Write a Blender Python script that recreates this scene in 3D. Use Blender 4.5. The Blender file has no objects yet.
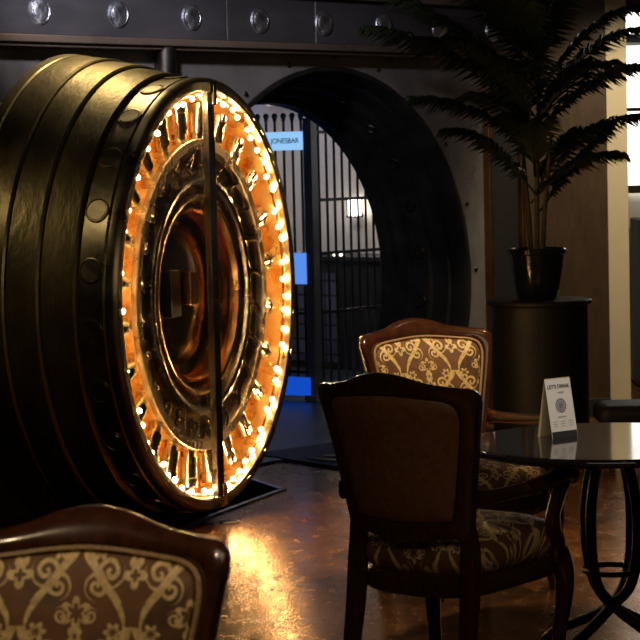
import bpy, bmesh, math, random
from mathutils import Vector, Matrix
random.seed(4)
C = bpy.context.scene.collection
PI = math.pi
sc = bpy.context.scene

# ------------------------------------------------------------------ helpers
def tag(o, label=None, cat=None, group=None, kind=None):
    if label: o['label'] = label
    if cat: o['category'] = cat
    if group: o['group'] = group
    if kind: o['kind'] = kind
    return o

def empty(name, loc=(0, 0, 0), rz=0.0, label=None, cat=None, group=None):
    o = bpy.data.objects.new(name, None); C.objects.link(o)
    o.location = loc; o.rotation_euler = (0, 0, rz); o.empty_display_size = .1
    return tag(o, label, cat, group)

def obj(name, bm, mat, parent=None, smooth=True, bevel=0, sub=0, angle=40, segs=2):
    bmesh.ops.recalc_face_normals(bm, faces=bm.faces[:])
    me = bpy.data.meshes.new(name); bm.to_mesh(me); bm.free()
    if smooth:
        for p in me.polygons: p.use_smooth = True
        try: me.set_sharp_from_angle(angle=math.radians(angle))
        except Exception: pass
    for m in (mat if isinstance(mat, (list, tuple)) else [mat]): me.materials.append(m)
    o = bpy.data.objects.new(name, me); C.objects.link(o)
    if parent: o.parent = parent
    if bevel:
        b = o.modifiers.new('bevel', 'BEVEL'); b.width = bevel; b.segments = segs; b.limit_method = 'ANGLE'; b.angle_limit = math.radians(35)
    if sub:
        s = o.modifiers.new('sub', 'SUBSURF'); s.levels = sub; s.render_levels = sub
    return o

def copy_tree(o, parent=None):
    c = o.copy(); C.objects.link(c); c.parent = parent
    for ch in list(o.children): copy_tree(ch, c)
    return c

def box(bm, c, s, rot=None):
    vs = []
    for dx in (-.5, .5):
        for dy in (-.5, .5):
            for dz in (-.5, .5):
                v = Vector((dx*s[0], dy*s[1], dz*s[2]))
                if rot is not None: v = rot @ v
                vs.append(bm.verts.new(v + Vector(c)))
    for f in ((0,1,3,2),(4,6,7,5),(0,4,5,1),(2,3,7,6),(0,2,6,4),(1,5,7,3)):
        bm.faces.new([vs[i] for i in f])

def frame_of(t):
    t = t.normalized()
    a = Vector((0, 0, 1)) if abs(t.z) < .9 else Vector((1, 0, 0))
    x = t.cross(a).normalized(); y = x.cross(t).normalized()
    return x, y

def cyl(bm, p0, p1, r0, r1=None, n=16, cap=True, bev=0):
    if r1 is None: r1 = r0
    p0 = Vector(p0); p1 = Vector(p1); t = (p1-p0).normalized(); x, y = frame_of(t)
    st = [(p0, r0), (p1, r1)]
    if bev: st = [(p0, r0-bev), (p0+t*bev, r0), (p1-t*bev, r1), (p1, r1-bev)]
    rings = [[bm.verts.new(c + (x*math.cos(2*PI*i/n) + y*math.sin(2*PI*i/n))*r) for i in range(n)] for c, r in st]
    for a, b in zip(rings, rings[1:]):
        for i in range(n): bm.faces.new((a[i], a[(i+1) % n], b[(i+1) % n], b[i]))
    if cap:
        bm.faces.new(rings[0][::-1]); bm.faces.new(rings[-1])

def catmull(pts, k=6):
    out = []
    P = [pts[0]] + list(pts) + [pts[-1]]
    for i in range(1, len(P)-2):
        for j in range(k):
            t = j/k; q = []
            for d in range(len(P[i])):
                a, b, c, e = P[i-1][d], P[i][d], P[i+1][d], P[i+2][d]
                q.append(.5*((2*b)+(-a+c)*t+(2*a-5*b+4*c-e)*t*t+(-a+3*b-3*c+e)*t**3))
            out.append(tuple(q))
    out.append(tuple(pts[-1])); return out

def sweep(bm, pts, n=12, k=6, side=None, sq=1.0, smooth=True, closed=False):
    """pts: (x,y,z,rx,ry). rx along the 'side' direction. sq<1 squarer section"""
    pp = catmull(pts, k) if smooth else pts
    rings = []; prev = None
    m = len(pp)
    for i, p in enumerate(pp):
        c = Vector(p[:3])
        if closed: t = Vector(pp[(i+1) % m][:3]) - Vector(pp[i-1][:3])
        else:
            t = Vector(pp[min(i+1, m-1)][:3]) - Vector(pp[max(i-1, 0)][:3])
        t.normalize()
        if side is not None: x = Vector(side)
        else: x = prev if prev is not None else frame_of(t)[0]
        x = (x - t*x.dot(t)).normalized(); prev = x; y = t.cross(x)
        ring = []
        for j in range(n):
            a = 2*PI*(j+.5)/n; ca, sa = math.cos(a), math.sin(a)
            ring.append(bm.verts.new(c + x*p[3]*math.copysign(abs(ca)**sq, ca) + y*p[4]*math.copysign(abs(sa)**sq, sa)))
        rings.append(ring)
    pairs = list(zip(rings, rings[1:]))
    if closed: pairs.append((rings[-1], rings[0]))
    for a, b in pairs:
        for i in range(n): bm.faces.new((a[i], a[(i+1) % n], b[(i+1) % n], b[i]))
    if not closed:
        bm.faces.new(rings[0][::-1]); bm.faces.new(rings[-1])

def tube(bm, pts, r, n=8, k=4, closed=False):
    sweep(bm, [tuple(p)+(r, r) for p in pts], n=n, k=k, closed=closed, smooth=not closed)

def revolve(bm, prof, n=96, axis='X', c=(0, 0, 0), a0=0, a1=2*PI):
    """prof: list of (along axis, radius)"""
    rings = []; full = abs(a1-a0-2*PI) < 1e-6
    m = n if full else n+1
    for (h, r) in prof:
        if r < 1e-6:
            v = (h, 0, 0) if axis == 'X' else (0, 0, h)
            rings.append([bm.verts.new(Vector(v)+Vector(c))]); continue
        ring = []
        for i in range(m):
            a = a0+(a1-a0)*i/n
            if axis == 'X': v = (h, r*math.cos(a), r*math.sin(a))
            else: v = (r*math.cos(a), r*math.sin(a), h)
            ring.append(bm.verts.new(Vector(v)+Vector(c)))
        rings.append(ring)
    for a, b in zip(rings, rings[1:]):
        for i in range(n):
            j = (i+1) % m
            if len(a) == 1 and len(b) == 1: continue
            if len(a) == 1: bm.faces.new((a[0], b[j], b[i]))
            elif len(b) == 1: bm.faces.new((a[i], a[j], b[0]))
            else: bm.faces.new((a[i], a[j], b[j], b[i]))

def sphere(bm, c, r, n=10, sx=1, sy=1, sz=1):
    bmesh.ops.create_uvsphere(bm, u_segments=n, v_segments=max(6, n//2+2), radius=r,
                              matrix=Matrix.Translation(c) @ Matrix.Diagonal((sx, sy, sz, 1)))

# ------------------------------------------------------------------ materials
class N:
    def __init__(s, name):
        s.m = bpy.data.materials.new(name); s.m.use_nodes = True; s.t = s.m.node_tree
        s.t.nodes.clear()
        s.out = s.t.nodes.new('ShaderNodeOutputMaterial'); s.b = s.t.nodes.new('ShaderNodeBsdfPrincipled')
        s.t.links.new(s.b.outputs[0], s.out.inputs[0])
    def n(s, typ, **kw):
        d = s.t.nodes.new(typ)
        for k, v in kw.items(): setattr(d, k, v)
        return d
    def l(s, a, b): s.t.links.new(a, b)
    def set(s, **kw):
        for k, v in kw.items():
            i = s.b.inputs[k.replace('_', ' ')]
            if hasattr(v, 'is_output'): s.l(v, i)
            else: i.default_value = v
    def m2(s, op, a, b=None, c=None, clamp=False):
        d = s.n('ShaderNodeMath', operation=op); d.use_clamp = clamp
        for i, v in enumerate((a, b, c)):
            if v is None: continue
            if hasattr(v, 'is_output'): s.l(v, d.inputs[i])
            else: d.inputs[i].default_value = v
        return d.outputs[0]
    def noise(s, scale, detail=4, coord='Object', stretch=None, rough=.6, vec=None):
        if vec is None:
            vec = s.n('ShaderNodeTexCoord').outputs[coord]
        if stretch:
            mp = s.n('ShaderNodeMapping'); mp.inputs['Scale'].default_value = stretch; s.l(vec, mp.inputs[0]); vec = mp.outputs[0]
        d = s.n('ShaderNodeTexNoise'); d.inputs['Scale'].default_value = scale; d.inputs['Detail'].default_value = detail
        d.inputs['Roughness'].default_value = rough; s.l(vec, d.inputs['Vector'])
        return d.outputs[0]
    def ramp(s, fac, stops):
        d = s.n('ShaderNodeValToRGB'); e = d.color_ramp.elements
        while len(e) < len(stops): e.new(.5)
        for q, (p, c) in zip(e, stops): q.position = p; q.color = (*c, 1) if len(c) == 3 else c
        s.l(fac, d.inputs[0]); return d.outputs[0]
    def rng(s, fac, a, b, lo=0., hi=1.):
        d = s.n('ShaderNodeMapRange'); d.inputs[1].default_value = lo; d.inputs[2].default_value = hi
        d.inputs[3].default_value = a; d.inputs[4].default_value = b; s.l(fac, d.inputs[0]); return d.outputs[0]
    def bump(s, h, st=.2, dist=.01):
        d = s.n('ShaderNodeBump'); d.inputs['Strength'].default_value = st; d.inputs['Distance'].default_value = dist
        s.l(h, d.inputs['Height']); s.l(d.outputs[0], s.b.inputs['Normal'])

def mat_metal(name, c0, c1, r0=.25, r1=.45, scale=6, bump=.1, stretch=None, metallic=1.0, bs=30):
    k = N(name); f = k.noise(scale, 6, stretch=stretch)
    k.set(Base_Color=k.ramp(f, [(.3, c0), (.7, c1)]), Metallic=metallic, Roughness=k.rng(f, r0, r1, .3, .7))
    if bump: k.bump(k.noise(bs, 4, stretch=stretch), bump, .01)
    return k.m

def mat_plain(name, c, rough=.5, metallic=0., var=.15, scale=20, coat=0.):
    k = N(name); f = k.noise(scale, 3)
    k.set(Base_Color=k.ramp(f, [(.3, tuple(x*(1-var) for x in c)), (.7, tuple(min(1, x*(1+var)) for x in c))]), Roughness=rough, Metallic=metallic)
    if coat: k.set(Coat_Weight=coat, Coat_Roughness=.12)
    return k.m

def mat_emit(name, c, st):
    k = N(name); k.set(Base_Color=(*c, 1), Emission_Color=(*c, 1), Emission_Strength=st); return k.m

M = {}
M['bronze'] = mat_metal('bronze', (.20, .155, .07), (.32, .25, .11), .30, .50, 4, .3, (1, .4, .4))
M['bronze_dark'] = mat_metal('bronze_dark', (.12, .10, .06), (.2, .16, .09), .25, .45, 5, .1)
M['rimsteel'] = mat_metal('rim_steel', (.22, .18, .10), (.36, .29, .16), .24, .42, 8, .05)
M['brass'] = mat_metal('brass', (.85, .58, .26), (1, .74, .40), .14, .3, 7, .25, None, 1, 12)
M['copper'] = mat_metal('copper', (.75, .33, .13), (.95, .5, .22), .14, .25, 6, .1)
M['steel'] = mat_metal('polished_steel', (.55, .5, .42), (.75, .68, .56), .1, .2, 6, .04)
M['darksteel'] = mat_metal('dark_steel', (.05, .045, .045), (.10, .09, .085), .3, .5, 5, .1)
M['gunmetal'] = mat_metal('gunmetal', (.22, .21, .19), (.42, .4, .36), .12, .28, 4, .08)
M['blacksteel'] = mat_metal('black_steel', (.016, .015, .015), (.036, .034, .033), .35, .6, 5, .1, None, .5)
M['plate'] = mat_metal('wall_plate_steel', (.16, .145, .14), (.36, .33, .32), .25, .5, 2.2, .25, (1, 1, .8), .45, 9)
M['beam'] = mat_metal('beam_steel', (.07, .065, .075), (.15, .14, .155), .25, .4, 3, .1, (.3, .3, 1), .5)
M['rivet'] = mat_metal('rivet_steel', (.5, .52, .60), (.8, .82, .9), .3, .5, 18, .8, None, 1, 30)
M['coppertrim'] = mat_metal('copper_trim', (.16, .075, .04), (.24, .12, .06), .35, .55, 8, .1)
M['ledge'] = mat_metal('ledge_steel', (.16, .12, .10), (.28, .20, .15), .22, .4, 3, .2, (.4, .4, 1), .5)
M['drum'] = mat_metal('drum_metal', (.34, .27, .18), (.52, .43, .30), .2, .36, 5, .25)
M['trough'] = mat_metal('gold_lining', (.88, .64, .28), (1, .80, .42), .16, .40, 9, 1.0, None, 1, 9)
M['mirror'] = mat_metal('dark_mirror', (.26, .20, .13), (.32, .25, .17), .12, .18, 5, .0)

k = N('floor_finish')
f1 = k.noise(2.2, 8, 'Object', (1, 1, 1), .65); f2 = k.noise(14, 6, 'Object', (1, .5, 1), .7)
mx = k.m2('ADD', k.m2('MULTIPLY', f1, .6), k.m2('MULTIPLY', f2, .4))
k.set(Base_Color=k.ramp(mx, [(.36, (.06, .022, .007)), (.5, (.15, .060, .016)), (.64, (.30, .135, .036))]),
      Roughness=k.rng(f2, .16, .30, .35, .65), Metallic=.35, Specular_IOR_Level=.35, Specular_Tint=(1, .72, .45, 1))
k.bump(k.m2('ADD', k.noise(5, 3), k.m2('MULTIPLY', k.noise(45, 3), .06)), .06, .012)
M['floor'] = k.m
k = N('vault_floor_finish'); f = k.noise(5, 4)
k.set(Base_Color=k.ramp(f, [(.3, (.02, .035, .035)), (.7, (.045, .07, .07))]), Roughness=.35); M['vfloor'] = k.m

def wood(name, a, b, rough=.22, spec=.5):
    k = N(name); f = k.noise(9, 7, stretch=(3, 3, .6), rough=.7)
    k.set(Base_Color=k.ramp(f, [(.3, a), (.7, b)]), Roughness=rough, Coat_Weight=.6, Coat_Roughness=.1, Specular_IOR_Level=spec)
    return k.m
M['mahogany'] = wood('mahogany', (.016, .0055, .003), (.060, .019, .008))
M['wallwood'] = wood('wall_veneer', (.040, .022, .011), (.08, .046, .023), .4)
k = N('brown_leather'); f = k.noise(40, 4)
vo = k.n('ShaderNodeTexVoronoi'); vo.inputs['Scale'].default_value = 260; k.l(k.n('ShaderNodeTexCoord').outputs['Object'], vo.inputs['Vector'])
k.set(Base_Color=k.ramp(f, [(.3, (.11, .046, .016)), (.7, (.18, .078, .030))]), Roughness=.45); k.bump(vo.outputs[0], .25, .003)
M['leather'] = k.m

def damask():
    k = N('damask_fabric')
    uv = k.n('ShaderNodeUVMap').outputs[0]
    sp = k.n('ShaderNodeSeparateXYZ'); 
    wn = k.n('ShaderNodeTexNoise'); wn.inputs['Scale'].default_value = 26; k.l(uv, wn.inputs['Vector'])
    vm = k.n('ShaderNodeVectorMath', operation='MULTIPLY_ADD'); k.l(wn.outputs[1], vm.inputs[0]); vm.inputs[1].default_value = (.008, .008, 0); k.l(uv, vm.inputs[2])
    k.l(vm.outputs[0], sp.inputs[0])
    W, Hh = .235, .30
    def tile(du, dv):
        x = k.m2('ADD', sp.outputs[0], du); y = k.m2('ADD', sp.outputs[1], dv)
        x = k.m2('MULTIPLY', k.m2('SUBTRACT', k.m2('FRACT', k.m2('DIVIDE', x, W)), .5), W)
        y = k.m2('MULTIPLY', k.m2('SUBTRACT', k.m2('FRACT', k.m2('DIVIDE', y, Hh)), .5), Hh)
        return k.m2('ABSOLUTE', x), y
    def smooth(d, w):   # 1 inside |d|<w
        r = k.n('ShaderNodeMapRange', interpolation_type='SMOOTHSTEP'); r.inputs[1].default_value = w*.55; r.inputs[2].default_value = w*1.2
        r.inputs[3].default_value = 1; r.inputs[4].default_value = 0; k.l(k.m2('ABSOLUTE', d), r.inputs[0]); return r.outputs[0]
    masks = []
    def polar(x, y, cx, cy):
        dx = k.m2('SUBTRACT', x, cx); dy = k.m2('SUBTRACT', y, cy)
        return k.m2('SQRT', k.m2('ADD', k.m2('MULTIPLY', dx, dx), k.m2('MULTIPLY', dy, dy))), k.m2('ARCTAN2', dy, dx)
    def disc(r, R):
        return k.m2('LESS_THAN', r, R)
    def scroll(x, y, cx, cy, R, sgn, ph):
        r, a = polar(x, y, cx, cy)
        s = k.m2('SINE', k.m2('ADD', k.m2('MULTIPLY', a, sgn), k.m2('ADD', k.m2('MULTIPLY', r, 2*PI/(R*.62)), ph)))
        g = k.m2('GREATER_THAN', s, .15)
        masks.append(k.m2('MULTIPLY', g, disc(r, R)))
    def petals(x, y, cx, cy, R, n, ph, hollow=.55):
        r, a = polar(x, y, cx, cy)
        e = k.m2('MULTIPLY', k.m2('ADD', k.m2('MULTIPLY', k.m2('ABSOLUTE', k.m2('COSINE', k.m2('ADD', k.m2('MULTIPLY', a, n/2), ph))), .6), .4), R)
        inside = k.m2('LESS_THAN', r, e); core = k.m2('GREATER_THAN', r, k.m2('MULTIPLY', e, hollow))
        masks.append(k.m2('MULTIPLY', inside, core))
    for du, dv in ((0, 0), (W/2, Hh/2)):
        x, y = tile(du, dv)
        # ogee S stem, thick and thin
        ph = k.m2('MULTIPLY', y, 2*PI/Hh)
        d = k.m2('SUBTRACT', x, k.m2('ADD', k.m2('MULTIPLY', k.m2('COSINE', ph), .046), .054))
        w = k.m2('ADD', k.m2('MULTIPLY', k.m2('ABSOLUTE', k.m2('SINE', k.m2('MULTIPLY', ph, 1.5))), .0058), .0018)
        st = k.m2('LESS_THAN', k.m2('ABSOLUTE', d), w)
        masks.append(k.m2('MULTIPLY', st, k.m2('GREATER_THAN', y, -.105)))
        petals(x, y, 0, .022, .033, 6, PI/2, .6)
        petals(x, y, 0, -.022, .020, 3, PI/2, .3)
        petals(x, y, 0, -.055, .026, 4, 0, .45)
        scroll(x, y, .052, -.050, .031, 1, 0)
        scroll(x, y, .040, .072, .027, -1, 1.0)
        scroll(x, y, .030, .018, .017, 1, 2.2)
        petals(x, y, .078, -.012, .020, 6, 0, .5)
    m = masks[0]
    for q in masks[1:]: m = k.m2('MAXIMUM', m, q)
    tint = k.noise(7, 3, vec=uv)
    ground = k.ramp(tint, [(.35, (.070, .029, .009)), (.55, (.150, .062, .017)), (.7, (.060, .045, .022))])
    gold = k.ramp(k.noise(60, 3, vec=uv), [(.3, (.40, .27, .095)), (.7, (.74, .56, .26))])
    mix = k.n('ShaderNodeMix', data_type='RGBA'); k.l(m, mix.inputs[0]); k.l(ground, mix.inputs[6]); k.l(gold, mix.inputs[7])
    k.set(Base_Color=mix.outputs[2], Roughness=k.rng(m, .62, .42), Sheen_Weight=.06)
    wv = k.n('ShaderNodeTexWave'); wv.inputs['Scale'].default_value = 380; k.l(uv, wv.inputs[0])
    k.bump(k.m2('ADD', k.m2('MULTIPLY', m, .8), k.m2('MULTIPLY', wv.outputs[1], .3)), .3, .002)
    return k.m
M['damask'] = damask()
M['gimp'] = mat_plain('gimp', (.30, .19, .09), .5, 0, .5, 220)

k = N('black_granite'); f = k.noise(60, 6, rough=.8)
k.set(Base_Color=k.ramp(f, [(.45, (.008, .008, .009)), (.75, (.05, .05, .052))]), Roughness=.07, Specular_IOR_Level=.7); M['granite'] = k.m
M['iron'] = mat_plain('wrought_iron', (.02, .018, .018), .35, .7)
M['paper'] = mat_plain('white_card', (.80, .79, .76), .6, 0, .02)
M['cream_card'] = mat_plain('cream_card', (.80, .66, .40), .6, 0, .03)
M['ink'] = mat_plain('ink', (.03, .03, .035), .6)
M['inkgrey'] = mat_plain('grey_ink', (.22, .21, .25), .6)
M['cream'] = mat_plain('cream_paint', (.62, .52, .35), .7, 0, .05, 3)
M['creamwall'] = mat_plain('cream_wall', (.74, .69, .60), .7, 0, .06, 2)
M['black'] = mat_plain('matt_black', (.012, .011, .011), .6)
M['ceil'] = mat_plain('dark_ceiling', (.03, .026, .022), .8)
M['darkwall'] = mat_plain('dark_wall', (.045, .035, .028), .7)
M['pit'] = mat_plain('pit_lining', (.010, .009, .009), .7)
M['pot'] = mat_plain('glazed_pot', (.012, .016, .018), .12, 0, .3, 8)
M['pedestal'] = mat_plain('pedestal_lacquer', (.018, .014, .011), .5)
k = N('palm_leaf'); f = k.noise(10, 3); k.set(Base_Color=k.ramp(f, [(.3, (.012, .019, .008)), (.7, (.038, .052, .020))]), Roughness=.38); M['leaf'] = k.m
M['trunk'] = mat_plain('palm_trunk', (.10, .075, .035), .8, 0, .4, 40)
M['gatebar'] = mat_metal('gate_bar', (.05, .05, .055), (.09, .09, .10), .3, .5, 10, .05, None, .7)
M['gatepost'] = mat_metal('gate_post', (.16, .17, .20), (.26, .27, .31), .35, .5, 6, .05, None, .6)
M['green'] = mat_plain('green_finial', (.02, .09, .06), .3, .3)
k = N('deposit_boxes'); br = k.n('ShaderNodeTexBrick'); br.offset = 0; br.inputs['Scale'].default_value = 1
br.inputs['Brick Width'].default_value = .30; br.inputs['Row Height'].default_value = .12; br.inputs['Mortar Size'].default_value = .008
br.inputs['Color1'].default_value = (.09, .10, .15, 1); br.inputs['Color2'].default_value = (.13, .14, .21, 1); br.inputs['Mortar'].default_value = (.01, .01, .015, 1)
k.l(k.n('ShaderNodeUVMap').outputs[0], br.inputs[0]); k.set(Base_Color=br.outputs[0], Metallic=.5, Roughness=.35); M['boxes'] = k.m
M['bulb'] = mat_emit('warm_bulb', (1, .62, .28), 190)
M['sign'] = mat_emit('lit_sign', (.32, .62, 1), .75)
M['screen'] = mat_emit('blue_screen', (.12, .34, 1), .65)
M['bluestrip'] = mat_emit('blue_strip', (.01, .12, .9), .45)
M['blueglow'] = mat_emit('blue_ceiling_painted_glow', (.02, .15, 1), .45)
M['lantern'] = mat_emit('lantern_glow', (1, .97, .9), 7)
M['whitebulb'] = mat_emit('white_bulb', (.8, .9, 1), 9)
M['window'] = mat_emit('window_daylight', (1, .97, .92), 2.0)
M['dot'] = mat_emit('small_lamp', (1, .9, .75), 3)
# clear glass sheet
k = N('clear_glass'); k.t.nodes.remove(k.b)
tr = k.n('ShaderNodeBsdfTransparent'); tr.inputs[0].default_value = (.93, .92, .89, 1)
gl = k.n('ShaderNodeBsdfGlossy'); gl.inputs['Roughness'].default_value = .03
lw = k.n('ShaderNodeLayerWeight'); lw.inputs[0].default_value = .5
fr_o = k.m2('ADD', k.m2('MULTIPLY', k.m2('POWER', lw.outputs[1], 5.0), .9), .035); mxs = k.n('ShaderNodeMixShader')
k.l(fr_o, mxs.inputs[0]); k.l(tr.outputs[0], mxs.inputs[1]); k.l(gl.outputs[0], mxs.inputs[2]); k.l(mxs.outputs[0], k.out.inputs[0])
M['glass'] = k.m

# ------------------------------------------------------------------ camera
F = 2200.
cam_d = bpy.data.cameras.new('camera'); cam = bpy.data.objects.new('camera', cam_d); C.objects.link(cam)
cam_d.sensor_width = 36; cam_d.lens = F/640*36
p = math.atan(165/F); r = math.radians(1.4)
fw = Vector((0, math.cos(p), -math.sin(p))); u0 = Vector((0, math.sin(p), math.cos(p))); r0 = Vector((1, 0, 0))
up = u0*math.cos(r)+r0*math.sin(r); rt = r0*math.cos(r)-u0*math.sin(r)
cam.matrix_world = Matrix(((rt.x, up.x, -fw.x, 0), (rt.y, up.y, -fw.y, 0), (rt.z, up.z, -fw.z, 1.75), (0, 0, 0, 1)))
cam_d.dof.use_dof = True; cam_d.dof.focus_distance = 8.8; cam_d.dof.aperture_fstop = 9.5
sc.camera = cam

# ------------------------------------------------------------------ wall frame: U along, W into the vault
TH = math.radians(49)
O = Vector((.12, 12.95, 0)); U = Vector((math.cos(TH), math.sin(TH), 0)); Wv = Vector((-math.sin(TH), math.cos(TH), 0))
def w(a, b, z): return O + U*a + Wv*b + Vector((0, 0, z))
RW = Matrix.Rotation(TH, 3, 'Z')      # local x = U, y = Wv
def wbox(bm, u0_, u1, w0, w1, z0, z1):
    box(bm, w((u0_+u1)/2, (w0+w1)/2, (z0+z1)/2), (abs(u1-u0_), abs(w1-w0), abs(z1-z0)), RW)

CU, CZ, RO = -.03, .955, 1.31          # round opening

# wall plate with the round hole
bm = bmesh.new(); n = 128
for (wa, wb) in ((0, .28),):
    x0, x1, z0, z1 = -4.4, 1.93, -.5, 3.3
    ri, rb, ro_, rob = [], [], [], []
    angs = sorted(set([2*PI*i/n for i in range(n)] + [math.atan2(zz-CZ, xx-CU) % (2*PI) for xx in (x0, x1) for zz in (z0, z1)]))
    for a in angs:
        ca, sa = math.cos(a), math.sin(a)
        ts = []
        if ca > 1e-9: ts.append((x1-CU)/ca)
        if ca < -1e-9: ts.append((x0-CU)/ca)
        if sa > 1e-9: ts.append((z1-CZ)/sa)
        if sa < -1e-9: ts.append((z0-CZ)/sa)
        t = min(ts)
        for lst, q, rr in ((ri, wa, RO), (rb, wb, RO), (ro_, wa, t), (rob, wb, t)):
            lst.append(bm.verts.new(w(CU+rr*ca, q, CZ+rr*sa)))
    m = len(angs)
    for i in range(m):
        j = (i+1) % m
        bm.faces.new((ri[i], ri[j], ro_[j], ro_[i])); bm.faces.new((rb[j], rb[i], rob[i], rob[j]))
        bm.faces.new((ri[j], ri[i], rb[i], rb[j])); bm.faces.new((ro_[i], ro_[j], rob[j], rob[i]))
tag(obj('wall_vault', bm, M['plate'], smooth=False), kind='structure')

# the stepped round frame
fr_ = empty('vault_door_frame', w(CU, .0, CZ-RO), TH+PI/2, 'black stepped round steel door frame set in the riveted wall', 'vault frame')
def frame_mesh(prof, a=128):
    bm = bmesh.new(); revolve(bm, prof, a, 'X', (0, 0, RO)); return bm
obj('frame_rim', frame_mesh([(-.004, RO+.0), (-.010, RO-.005), (-.010, RO-.028), (0, RO-.035), (.12, RO-.04)]), M['blacksteel'], fr_)
obj('frame_step', frame_mesh([(.12, RO-.035), (.13, RO-.055), (.13, 1.245), (.24, 1.235)]), M['blacksteel'], fr_)
obj('frame_step', frame_mesh([(.24, 1.24), (.25, 1.20), (.37, 1.19)]), M['blacksteel'], fr_)
obj('frame_step', frame_mesh([(.37, 1.20), (.38, 1.155), (.46, 1.15)]), M['blacksteel'], fr_)
obj('frame_step', frame_mesh([(.46, 1.16), (.47, 1.112), (.56, 1.105), (.58, 1.18), (.30, 1.30)]), M['blacksteel'], fr_)
bm0 = bmesh.new()
for i in range(24):      # round bolt sockets with rims
    a = 2*PI*(i+.5)/24
    q = Vector((.31, 1.2*math.cos(a), 1.2*math.sin(a)+RO)); d = Vector((0, math.cos(a), math.sin(a)))
    bm = bmesh.new(); revolve(bm, [(0, .0), (.0, .026), (-.012, .03), (-.012, .04), (.004, .044)], 20)
    rm = Matrix.Rotation(-(PI/2), 4, 'Y'); rot = Vector((1, 0, 0)).rotation_difference(d).to_matrix().to_4x4()
    bmesh.ops.transform(bm, matrix=Matrix.Translation(q-d*.0) @ rot, verts=bm.verts)
    obj('bolt_socket', bm, M['darksteel'], fr_)
bm0.free()
# clips around the opening
for i, a in enumerate([math.radians(q) for q in (20, 38, 55, 72, 89, 106, 123, 140, 158, 2)]):
    rr = RO+.055
    bm = bmesh.new(); cyl(bm, w(CU+rr*math.cos(a), -.012, CZ+rr*math.sin(a)), w(CU+rr*math.cos(a), .0, CZ+rr*math.sin(a)), .015, n=14, bev=.004)
    tag(obj('wall_bolt', bm, M['darksteel']), 'small dark bolt head in the arc around the round opening', 'bolt', 'bolts around the round opening')

# beam across the top
bm = bmesh.new()
for a, b in ((-4.4, -1.02), (-1.01, -.28), (-.27, 1.93)): wbox(bm, a, b, -.10, 0, 2.385, 2.64)
tag(obj('trim_1', bm, M['beam'], smooth=False, bevel=.006), kind='structure')
bm = bmesh.new(); wbox(bm, -4.4, 1.93, -.14, 0, 2.345, 2.383); wbox(bm, -4.4, 1.93, -.115, 0, 2.325, 2.345)
tag(obj('trim_2', bm, M['ledge'], smooth=False, bevel=.006), kind='structure')
bm = bmesh.new(); wbox(bm, -4.4, 1.93, -.15, 0, 2.642, 2.69); wbox(bm, -4.4, 1.93, -.12, 0, 2.69, 3.1)
tag(obj('trim_3', bm, M['ledge'], smooth=False, bevel=.006), kind='structure')
proto = None
names = ['leftmost', 'second from the left', 'third from the left', 'fourth from the left', 'fifth from the left', 'above the crown of the opening', 'behind the palm fronds, nearer the opening', 'behind the palm crown']
for i, nm in enumerate(names):
    uu = -2.378+.543*i
    if proto is None:
        bm = bmesh.new(); revolve(bm, [(-.022, 0), (-.021, .03), (-.019, .044), (-.014, .052), (-.008, .053), (-.008, .056), (-.012, .060), (-.010, .068), (0, .072)], 28)
        proto = obj('beam_rivet', bm, M['rivet']); o = proto
    else: o = proto.copy(); C.objects.link(o)
    o.location = w(uu, -.10, 2.503); o.rotation_euler = (0, 0, TH+PI/2)
    tag(o, 'round bright steel rivet on the dark beam, '+nm, 'rivet', 'rivets along the steel beam')
# vertical trims; a black sheet between them paints the shade of a recess
bm = bmesh.new(); wbox(bm, 1.435, 1.475, -.05, 0, 0, 2.325); tag(obj('trim_4', bm, M['coppertrim'], smooth=False, bevel=.004), kind='structure')
bm = bmesh.new(); wbox(bm, 1.48, 1.78, -.02, 0, 0, 2.325); tag(obj('trim_recess_shade', bm, M['black'], smooth=False), kind='structure')
bm = bmesh.new(); wbox(bm, 1.785, 1.83, -.05, 0, 0, 2.325); tag(obj('trim_6', bm, M['coppertrim'], smooth=False, bevel=.004), kind='structure')

# ------------------------------------------------------------------ floor with the pit
WL = lambda x: O.y+(x-O.x)*math.tan(TH)
P1 = Vector((-.2162, 11.459, 0)); E_ = Vector((.391, .920, 0)); P2 = P1-E_*2.9; P3 = Vector((-3.1, WL(-3.1), 0))
P5 = w(-1.02, 0, 0)
thr = w(CU+1.35, 0, 0)
poly = [Vector((-3.4, -1.5, 0)), Vector((4.6, -1.5, 0)), Vector((4.6, 16.6, 0)), Vector((1.38, 16.6, 0)), Vector((1.38, WL(1.38), 0)), P5, P1, P2, P3, Vector((-3.4, WL(-3.4), 0))]
bm = bmesh.new()
def slab(bm, poly, zt, zb):
    top = [bm.verts.new((v.x, v.y, zt)) for v in poly]; bot = [bm.verts.new((v.x, v.y, zb)) for v in poly]
    bm.faces.new(top); bm.faces.new(bot[::-1])
    for i in range(len(poly)):
        j = (i+1) % len(poly); bm.faces.new((top[i], bot[i], bot[j], top[j]))
slab(bm, poly, 0, -.45)
tag(obj('floor', bm, M['floor'], smooth=False), kind='structure')
bm = bmesh.new(); box(bm, (-1.5, 10.4, -.44), (3.6, 4.6, .03)); tag(obj('floor_pit', bm, M['pit'], smooth=False), kind='structure')
# polished edging round the pit
bm = bmesh.new()
for a, b in ((P5, P1), (P1, P2), (P2, P3)):
    d = (b-a); L = d.length; d.normalize(); ang = math.atan2(d.y, d.x)
    nn = Vector((-d.y, d.x, 0))
    box(bm, (a+b)/2+Vector((0, 0, .002)), (L+.02, .035, .014), Matrix.Rotation(ang, 3, 'Z'))
tag(obj('trim_7', bm, M['gunmetal'], smooth=False, bevel=.003), kind='structure')
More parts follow.
